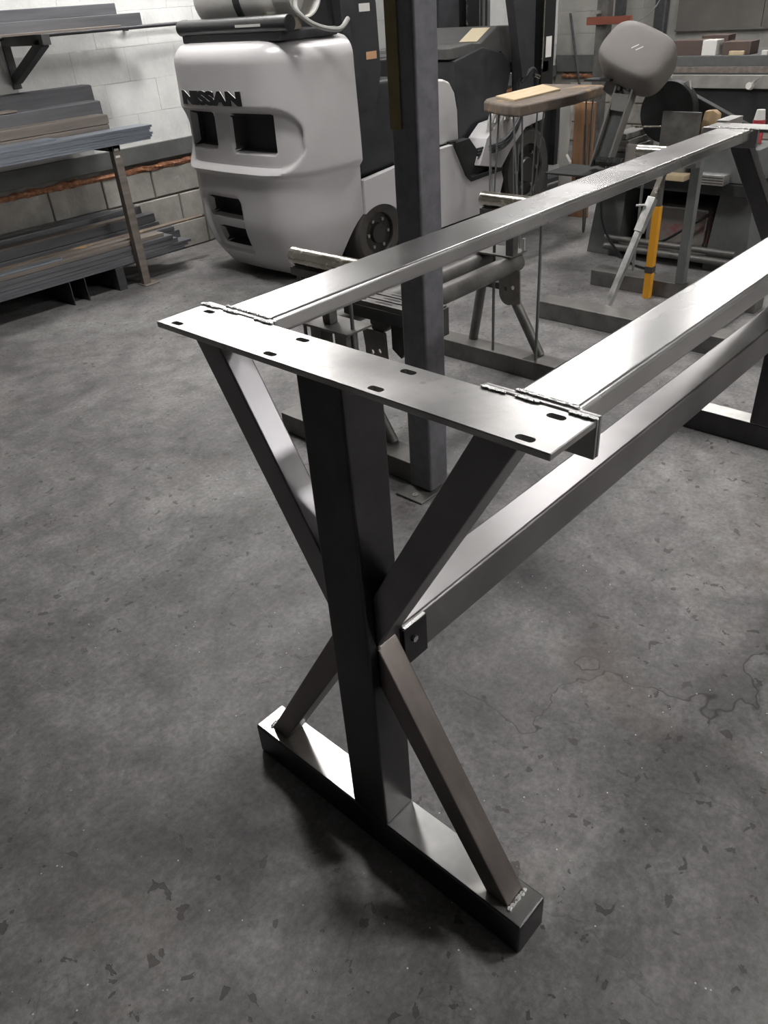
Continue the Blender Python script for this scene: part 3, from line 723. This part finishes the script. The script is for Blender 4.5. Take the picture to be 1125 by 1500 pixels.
bar('bar_grey', (4.295, 4.35), (1.478, 1.546), 2.59, 'grey tube reaching furthest along the wall on the brackets', G, hollow=True)
bar('bar_brown', (4.36, 4.46), (1.478, 1.545), 2.48, 'grey brown tube under another tube on the wall brackets', G, hollow=True)
bar('bar_grey', (4.37, 4.47), (1.546, 1.605), 2.47, 'topmost grey tube on the wall brackets', G, hollow=True)
bar('bar_dark', (4.48, 4.57), (1.478, 1.60), 1.62, 'dark tube against the wall on the brackets', G)
rod = tag(cyl('steel_rod', 'bar_dark', (1.0, 4.555, 1.4665), (3.2, 4.555, 1.4665), .0115, seg=10), 'thin black rod running along the wall behind the gas cylinder cradle', 'rod')
for k, xx in enumerate((2.62, 3.1)): box('rod_clip', 'bar_dark', (xx, xx + .02), (4.55, 4.596), (1.45, 1.482), rod, bv=.001)
G = 'bars on the steel rack arm'
zz = .872
for k, (m, h, xe) in enumerate((('bar_dark', .10, 2.15), ('bar_grey', .105, 2.19), ('bar_grey', .105, 2.21))):
    bar(m, (4.43, 4.55), (zz, zz + h), xe, ['bottom tube of the tallest pile against the wall on the rack', 'middle tube of the tallest pile on the rack', 'top tube of the tallest pile on the rack'][k], G, hollow=True, bv=.008); zz += h + .0005
bar('bar_brown', (4.428, 4.56), (zz, zz + .012), 1.45, 'short brown flat bar topping the tallest pile on the rack', G, bv=.002)
zz = .872
for k, (m, h, xe) in enumerate((('bar_dark', .075, 2.13), ('bar_grey', .155, 2.165))):
    bar(m, (4.285, 4.42), (zz, zz + h), xe, ['dark tube under a broad bluish tube on the rack', 'broad bluish grey tube second from the wall on the rack'][k], G, hollow=True, bv=.010); zz += h + .0005
bar('bar_brown', (4.283, 4.40), (zz, zz + .010), 1.62, 'narrow brown flat bar with a bright edge on the broad bluish tube', G, bv=.002)
zz = .872
for k, (m, h, xe) in enumerate((('bar_grey', .055, 2.10), ('bar_brown', .05, 2.115), ('bar_brown', .055, 2.12))):
    bar(m, (4.155, 4.275), (zz, zz + h), xe, ['grey tube at the foot of the three tube pile on the rack', 'brown tube in the middle of the three tube pile on the rack', 'brown tube on top of the three tube pile on the rack'][k], G, hollow=True, bv=.007); zz += h + .0005
zz = .872
for k in range(6):
    bar('bar_blue', (4.01 - .003 * (k % 2), 4.145), (zz, zz + .013), 2.30 + .012 * (k % 3), ['lowest', 'second lowest', 'third', 'fourth', 'fifth', 'uppermost full length'][k] + ' flat bar of the pale bluish bundle along the front of the rack', G, bv=.0015); zz += .0135
bar('bar_blue', (4.02, 4.14), (zz, zz + .012), 1.68, 'short pale flat bar lying on top of the front bundle', G, bv=.0015)
G = 'long bars stacked low along the wall'
for k, (a, b) in enumerate(((1.87, 1.93), (1.535, 1.543), (1.64, 1.648), (.85, .91))):
    sup = tag(box('stack_support', 'bar_dark', (a, b), (4.08, 4.55), (0, .148), bv=.003), ['dark channel block under the low stack nearest the rack leg', 'thin upright steel plate under the low stack, the one further from the rack leg', 'thin upright steel plate under the low stack, the one nearer the rack leg', 'dark block under the far end of the low stack'][k], 'support', 'supports under the low stack')
zz = .148
for k, h in enumerate((.016, .016, .018)):
    bar('bar_low', (4.09, 4.20), (zz, zz + h), 2.44 + .03 * k, ['lowest', 'middle', 'uppermost'][k] + ' of the three thin flats under the front tubes of the low stack', G, bv=.002); zz += h + .0005
bar('bar_grey', (4.095, 4.20), (zz, zz + .030), 2.40, 'lower front tube of the low stack', G, hollow=True, bv=.004)
bar('bar_low', (4.088, 4.20), (zz + .0305, zz + .058), 2.36, 'middle front tube of the low stack with bluish face', G, hollow=True, bv=.004)
bar('bar_brown', (4.10, 4.20), (zz + .0585, zz + .085), 2.30, 'upper brownish front tube of the low stack', G, hollow=True, bv=.004); zf = zz + .085
bar('bar_blue', (4.10, 4.145), (zf + .0005, zf + .012), 1.55, 'short pale flat bar on the front tube of the low stack', G, bv=.002)
bar('bar_brown', (4.148, 4.21), (zf + .0005, zf + .010), 2.10, 'brownish flat bar on the front tube of the low stack', G, bv=.002)
zz = .148
bar('bar_grey', (4.21, 4.32), (zz, zz + .10), 2.50, 'broad grey tube in the middle of the low stack', G, hollow=True, bv=.008)
bar('bar_low', (4.21, 4.315), (zz + .1005, zz + .130), 2.46, 'thin grey tube under the timber strip of the low stack', G, hollow=True, bv=.004)
bar('wood_dk', (4.24, 4.30), (zz + .1305, zz + .142), 2.75, 'brown timber strip lying on the low stack', G, bv=.002)
bar('bar_dark', (4.325, 4.42), (zz, zz + .10), 2.44, 'dark tube at the floor behind the timber strip', G, hollow=True, bv=.008)
bar('bar_grey', (4.325, 4.42), (zz + .1005, zz + .160), 2.42, 'grey tube in the middle behind the timber strip', G, hollow=True, bv=.006)
bar('bar_low', (4.33, 4.42), (zz + .1605, zz + .22), 2.40, 'upper grey tube behind the timber strip of the low stack', G, hollow=True, bv=.006)
bar('bar_brown', (4.325, 4.40), (zz + .2205, zz + .235), 2.2, 'brown flat bar on the tubes behind the timber strip', G, bv=.002)
bar('bar_grey', (4.425, 4.50), (zz, zz + .265), 2.36, 'grey tube beside the wall bundle of the low stack', G, hollow=True, bv=.008)
for k in range(4):
    bar('bar_low' if k % 2 else 'bar_grey', (4.505 + .004 * k, 4.555), (zz + .066 * k, zz + .065 + .066 * k), 2.30 - .04 * k, ['lowest tube', 'second tube', 'third tube', 'topmost tube'][k] + ' of the column standing against the block wall', G, hollow=True, bv=.006)

# ------------------------------------------------------------------ hairpin legged stand with wooden slab
st = thing('wooden_slab_stand', (4.28, 2.42, 0), 'weathered thick wooden slab on thin wire hairpin legs beside the forklift', 'stand')
slab = [(3.70, 2.17), (3.72, 2.30), (3.86, 2.55), (3.95, 2.60), (4.76, 2.69), (4.74, 2.18), (4.3, 2.13)]
prism('slab', 'wood_dk', slab, 'z', .868, .935, st, bv=.016, seg=3)
for (lx, ly, dx, dy) in ((3.80, 2.24, .0, .0), (3.95, 2.52, .0, .0), (4.66, 2.24, 0, 0), (4.66, 2.62, 0, 0)):
    fx = lx - .04 if lx < 4.2 else lx - .10; fy = ly - .08 if ly < 2.4 else ly
    tube('hairpin_leg', 'greypaint', [(lx - .055, ly, .87), (fx - .012, fy, .03), (fx - .008, fy, .010), (fx, fy, .007), (fx + .008, fy, .010), (fx + .012, fy, .03), (lx + .055, ly + .01, .87)], .006, st, seg=8)
    tube('hairpin_loop', 'greypaint', smooth_pts([(lx - .03, ly + .012, .70), (lx - .01, ly + .012, .38), (lx + .01, ly + .012, .30), (lx + .022, ly + .012, .40), (lx + .035, ly + .012, .70)], 6), .003, st, seg=6)
beam('lower_rail', 'greypaint', (3.80, 2.17, .20), (4.56, 2.17, .20), .03, .02, st, bv=.002)
pw = tag(prism('plywood_piece', 'ply', [(3.84, 2.30), (3.99, 2.55), (4.62, 2.60), (4.40, 2.32)], 'z', .9352, .947, None, bv=.002, origin=(4.2, 2.44, .9352)), 'pale thin plywood piece lying on the wooden slab stand', 'plywood')
lr = tag(prism('lean_board', 'wood_br', [(2.36, 0), (2.36, .80), (2.52, .80), (2.52, 0)], 'x', 4.94, 4.97, None, bv=.003, origin=(4.955, 2.44, 0)), 'brown wooden board standing behind the hairpin stand', 'board')
prof = [(2.52, 0), (2.50, .30), (2.515, .40), (2.55, .45), (2.53, .74), (2.53, .80), (2.62, .80), (2.62, .74), (2.60, .30), (2.61, 0)]
tag(prism('moulding_board', 'pale', prof, 'x', 4.90, 4.935, None, bv=.003, origin=(4.917, 2.56, 0)), 'white painted moulding board standing behind the hairpin stand', 'board')

# ------------------------------------------------------------------ band saw
sw = thing('band_saw', (4.35, 1.5, 0), 'horizontal band saw with raised grey rounded wheel cover on a dark sheet metal base', 'band saw')
prism('base_leg', 'saw_green', [(1.68, 0), (1.65, .45), (1.84, .45), (1.90, 0)], 'x', 4.16, 4.58, sw, bv=.004)
prism('base_leg', 'saw_green', [(.84, 0), (.87, .45), (1.06, .45), (1.10, .0)], 'x', 4.16, 4.58, sw, bv=.004)
box('base_tray', 'stand', (4.18, 4.56), (1.08, 1.70), (.05, .085), sw, bv=.008)
cyl('base_tube', 'stand', (4.12, .9, .07), (4.12, 1.75, .07), .022, sw, seg=14)
cyl('base_tube', 'stand', (4.12, .9, .125), (4.12, 1.75, .125), .018, sw, seg=14)
box('bed', 'saw_dark', (4.08, 4.62), (.84, 1.95), (.45, .515), sw, bv=.006)
box('back_panel', 'saw_dark', (4.56, 4.58), (.90, 1.80), (.05, .45), sw, bv=.002)
box('feed_table', 'saw_dark', (3.86, 4.16), (1.78, 2.07), (.530, .542), sw, bv=.003)
box('feed_bracket', 'saw_dark', (3.98, 4.10), (1.80, 1.92), (.46, .53), sw, bv=.003)
# pivot arm: a tapered channel
a0 = Vector((4.06, 1.79, .56)); a1 = Vector((4.10, 1.68, 1.0))
beam('pivot_arm', 'saw_green', a0, a1, .09, .035, sw, up=(-1, 0, 0), bv=.004)
for s in (-1, 1): beam('arm_flange', 'saw', a0 + Vector((-.012, s * .055, 0)), a1 + Vector((-.012, s * .055, 0)), .012, .075, sw, up=(-1, 0, 0), bv=.003)
bq = a0.lerp(a1, .78); beam('arm_block', 'saw', bq + Vector((-.035, 0, -.03)), bq + Vector((-.03, -.01, .06)), .10, .03, sw, up=(-1, 0, 0), bv=.004)
for s in (-.03, .03): cyl('arm_bolt', 'saw_dark', a0.lerp(a1, .97) + Vector((-.02, s, 0)), a0.lerp(a1, .97) + Vector((-.05, s, .005)), .011, sw, seg=8)
prism('yoke_plate', 'saw', [(1.60, .96), (1.72, 1.07), (1.80, 1.07), (1.84, .98), (1.76, .93)], 'x', 4.09, 4.12, sw, bv=.003)
box('arm_ledge', 'saw_dark', (4.02, 4.12), (1.76, 1.93), (1.03, 1.042), sw, bv=.002)
# rounded wheel cover, tilted towards the room
def cover():
    bm = bmesh.new(); n = 64; rings = []
    def se(a, w, h, e=3.3):
        c, s = math.cos(a), math.sin(a)
        return (w * math.copysign(abs(c) ** (2 / e), c), h * math.copysign(abs(s) ** (2 / e), s))
    for d, k in ((-.14, .90), (-.10, .97), (-.02, 1.0), (.02, .985), (.038, .95), (.047, .88), (.05, .70), (.051, .3)):
        rings.append([bm.verts.new((*se(2 * math.pi * i / n, .215 * k, .150 * k), d)) for i in range(n)])
    for i in range(len(rings) - 1):
        for k in range(n): bm.faces.new((rings[i][k], rings[i][(k + 1) % n], rings[i + 1][(k + 1) % n], rings[i + 1][k]))
    bm.faces.new(rings[0]); bm.faces.new(rings[-1])
    nrm = Vector((-.70, -.22, .68)).normalized(); right = Vector((.42, -.88, 0)); right = (right - nrm * right.dot(nrm)).normalized(); upv = nrm.cross(right)
    a = math.radians(-34); r2 = right * math.cos(a) + upv * math.sin(a); u2 = nrm.cross(r2)
    c = Vector((4.10, 1.645, 1.165))
    bmesh.ops.transform(bm, matrix=Matrix(((r2.x, u2.x, nrm.x, c.x), (r2.y, u2.y, nrm.y, c.y), (r2.z, u2.z, nrm.z, c.z), (0, 0, 0, 1))), verts=bm.verts)
    o = finish('wheel_cover', bm, M['saw_cover'], sw, smooth=True)
    for k in (-.01, .02):
        p = c + nrm * .0505 + r2 * k; 
        bmx = bmesh.new(); bbeam(bmx, p - u2 * .018 - r2 * .012, p + u2 * .018 + r2 * .012, .006, .002, nrm, .0); finish('cover_mark', bmx, M['pale'], o)
cover()
cyl('drive_wheel', 'saw_dark', (4.30, 1.52, .84), (4.38, 1.52, .84), .17, sw, seg=40, bv=.01)
beam('saw_frame', 'saw_dark', (4.40, 1.72, 1.0), (4.44, 1.05, .70), .06, .12, sw, up=(0, 0, 1), bv=.006)
beam('saw_guide', 'pale', (4.34, 1.44, 1.0), (4.34, 1.37, .80), .05, .02, sw, up=(1, 0, 0), bv=.003)
box('vise_block', 'saw', (4.10, 4.50), (1.52, 1.78), (.515, .60), sw, bv=.008)
for k in range(4): box('vise_step', 'saw', (4.14, 4.40), (1.62 + .02 * k, 1.78), (.60 + .035 * k, .632 + .035 * k), sw, bv=.004)
box('vise_body', 'saw', (4.12, 4.46), (1.28, 1.52), (.515, .665), sw, bv=.02)
box('red_panel', 'redgrey', (4.105, 4.118), (1.40, 1.66), (.60, .69), sw, bv=.002)
hx = [(4.02 + .022 * math.cos(a), 1.80 - a / (2 * math.pi) * .0105, .60 + .022 * math.sin(a)) for a in [k * math.pi / 5 for k in range(170)]]
tube('feed_spring', 'stand_dark', hx, .004, sw, seg=5)
box('vise_jaw', 'greypaint', (4.10, 4.40), (.86, 1.22), (.515, .70), sw, bv=.01)
box('grooved_block', 'galv', (4.02, 4.12), (1.0, 1.17), (.515, .57), sw, bv=.004)
for k in range(3): box('groove', 'stand_dark', (4.018, 4.021), (1.005, 1.165), (.525 + .014 * k, .530 + .014 * k), sw, bv=0)
box('cutting_rest', 'ply', (4.04, 4.14), (1.24, 1.42), (.516, .548), sw, bv=.004)
# things on and under the saw
tag(box('upright_plate', 'stand', (4.16, 4.18), (1.245, 1.475), (.6655, .865), bv=.003), 'rectangular dark steel plate standing upright on the saw vise', 'steel plate')
tag(cyl('bare_rod', 'chrome', (4.165, 1.64, .775), (4.165, 1.477, .785), .006, seg=10), 'short bright rod poking out beside the upright steel plate', 'rod')
tag(prism('wood_offcut', 'wood', [(1.17, .7005), (1.17, .85), (1.20, .87), (1.25, .865), (1.262, .80), (1.255, .7005)], 'x', 4.22, 4.27, None, bv=.006, origin=(4.245, 1.21, .7005)), 'tan wood offcut standing on the saw jaw beside the upright plate', 'wood block')
tb = bmesh.new(); 
for (ya, yb, za, zb) in ((1.08, 1.15, .701, .707), (1.08, 1.15, .823, .829), (1.08, 1.086, .707, .823), (1.144, 1.15, .707, .823)): bbox(tb, (4.16, 4.36), (ya, yb), (za, zb), 0)
tag(finish('square_tube_offcut', tb, M['galv'], None, (4.29, 1.115, .701)), 'short open ended square tube lying on the saw jaw', 'tube offcut')
sp = thing('spray_can', (4.3, .965, .7005), 'small red spray can with white shoulder on the saw jaw', 'spray can')
cyl('can_body', 'red', (4.3, .965, .7005), (4.3, .965, .82), .033, sp, seg=22, bv=.003)
cyl('can_cap', 'stick_w', (4.3, .965, .82), (4.3, .965, .87), .030, sp, seg=22, r2=.022)
tk = thing('coolant_tank', (4.35, 1.30, .085), 'dusty red grey rounded tank on the tray under the saw', 'tank')
box('tank_shell', 'redgrey', (4.24, 4.50), (1.12, 1.54), (.0855, .335), tk, bv=.035, seg=4)
tube('tank_rim', 'galv', smooth_pts([(4.238, 1.15, .12), (4.238, 1.145, .30), (4.238, 1.18, .322), (4.238, 1.48, .322)], 6), .006, tk)
tube('tank_hose', 'saw_dark', smooth_pts([(4.235, 1.50, .12), (4.20, 1.40, .12), (4.20, 1.25, .22), (4.21, 1.10, .33)], 8), .008, tk)
tag(tube('power_cable', 'ink', smooth_pts([(4.10, 1.80, .44), (4.09, 1.76, .22), (4.08, 1.66, .08), (4.02, 1.5, .012), (3.96, 1.35, .011), (3.9, 1.28, .011)], 10), .008, None, origin=(4.0, 1.5, 0)), 'thin black cable hanging from the saw bed down to the floor', 'cable')

# ------------------------------------------------------------------ far bench with clamped bar, boxes
fb = thing('workbench', (6.3, 1.9, 0), 'dark workbench with a pale clamped steel bar along its front edge', 'workbench')
box('bench_top', 'saw_green', (6.0, 6.7), (.4, 2.36), (.925, .995), fb, bv=.004)
box('front_bar', 'lightbar', (5.90, 5.935), (.4, 2.34), (.79, .878), fb, bv=.003)
box('apron', 'bar_brown', (5.98, 6.02), (.45, 2.33), (.885, .925), fb, bv=.002)
box('front_panel', 'saw_dark', (5.94, 5.99), (.45, 2.33), (.55, .885), fb, bv=.002)
for ly in (.55, 2.2):
    for lx in (6.04, 6.6): box('leg', 'stand_dark', (lx, lx + .06), (ly, ly + .06), (0, .925), fb, bv=.003)
box('lower_shelf', 'stand_dark', (6.03, 6.66), (.5, 2.28), (.30, .34), fb, bv=.003)
for ky in (2.30, 1.63):
    k_ = cyl('clamp_knob', 'pale', (5.90, ky, .805), (5.85, ky, .815), .024, fb, seg=14, bv=.004)
    beam('clamp_lever', 'galv', (5.88, ky, .82), (5.86, ky - .07, .868), .014, .014, k_, bv=.002)
bxs = [('box_dk', 6.05, 2.10, .16, .26, .10, 'dark brown carton at the wall end of the far workbench'), ('box_dk', 6.22, 1.98, .14, .22, .12, 'dark carton behind the white box on the far workbench'),
       ('stick_w', 6.03, 1.985, .13, .12, .10, 'small white box among the dark cartons on the far workbench'), ('box_dk', 6.06, 1.74, .16, .22, .085, 'long dark red brown carton beside the white box'),
       ('ply', 6.02, 1.77, .03, .12, .028, 'thin tan wooden strip on the edge of the far workbench'), ('stick_w', 6.02, 1.60, .03, .05, .03, 'small white block beside the tan strip on the far workbench'), ('stick_w', 6.02, 1.52, .03, .05, .03, 'small white block furthest along the far workbench edge')]
for m, x, y, dx, dy, dz, lab in bxs:
    o = tag(box('carton', m, (x, x + dx), (y, y + dy - .01), (.9955, .9955 + dz), bv=.003), lab, 'box', 'small things on the far workbench')
    if dz > .05: box('flap', 'wood_dk' if m != 'stick_w' else 'pale', (x, x + dx), (y + dy * .48, y + dy * .52), (.9955 + dz - .0005, .9955 + dz + .0015), o, bv=0)
# steel post, red beam and cabinet near the back wall
wp = thing('shade_board', (7.97, 1.6, 1.07), 'dark grey brown panels standing in for the shadow on the back wall above the workbench', 'board')  # dark panels stand in for the shadow across the upper back wall
for k in range(4): box('shade_panel', 'wallshade', (7.955, 7.985), (-.10 + .83 * k, .725 + .83 * k), (1.07, 2.3), wp, bv=.001)
box('shade_rail', 'wallshade', (7.94, 7.99), (-.10, 3.22), (1.05, 1.0695), wp, bv=.003)
pt = thing('wall_post', (7.25, 3.62, 0), 'thin grey steel post with a red cross beam near the back wall', 'post')
box('shaft', 'stand', (7.2, 7.3), (3.56, 3.68), (0, 2.6), pt, bv=.006)
box('red_beam', 'redpaint', (7.16, 7.2), (3.30, 3.76), (1.17, 1.235), pt, bv=.004)
box('clamp', 'galv', (7.15, 7.19), (3.62, 3.70), (1.26, 1.285), pt, bv=.002)
box('upper_column', 'bar_dark', (7.16, 7.22), (3.38, 3.47), (1.235, 2.6), pt, bv=.004)
tag(box('wall_pipe', 'bar_dark', (7.86, 7.95), (3.30, 3.42), (0, 2.8), bv=.02, seg=3), 'dark upright pipe against the back wall above the far workbench', 'pipe')
tag(tube('diagonal_cable', 'galv', smooth_pts([(7.15, 3.25, 1.17), (7.12, 3.0, 1.36), (7.10, 2.9, 1.9)], 6), .006, None, origin=(7.12, 3.0, 1.2)), 'thin pale cable slanting up from the red cross beam', 'cable')
cb_ = thing('wall_cabinet', (6.1, 4.4, 0), 'dark ribbed metal cabinet against the white wall behind the forklift', 'cabinet')
box('body', 'saw_green', (5.86, 6.34), (4.30, 4.575), (0, 2.0), cb_, bv=.006)
for k in range(6): box('rib', 'saw_dark', (5.885 + .075 * k, 5.905 + .075 * k), (4.287, 4.30), (.1, 1.95), cb_, bv=.002)
tag(beam('leaning_rod', 'bar_dark', (7.74, 3.98, 0), (7.955, 4.42, 1.25), .02, .02, None, bv=.002, origin=(7.74, 3.98, 0)), 'thin dark rod leaning on the back wall behind the forklift mast', 'rod')
for o in bpy.data.objects:
    if '_o' in o.keys(): del o['_o']
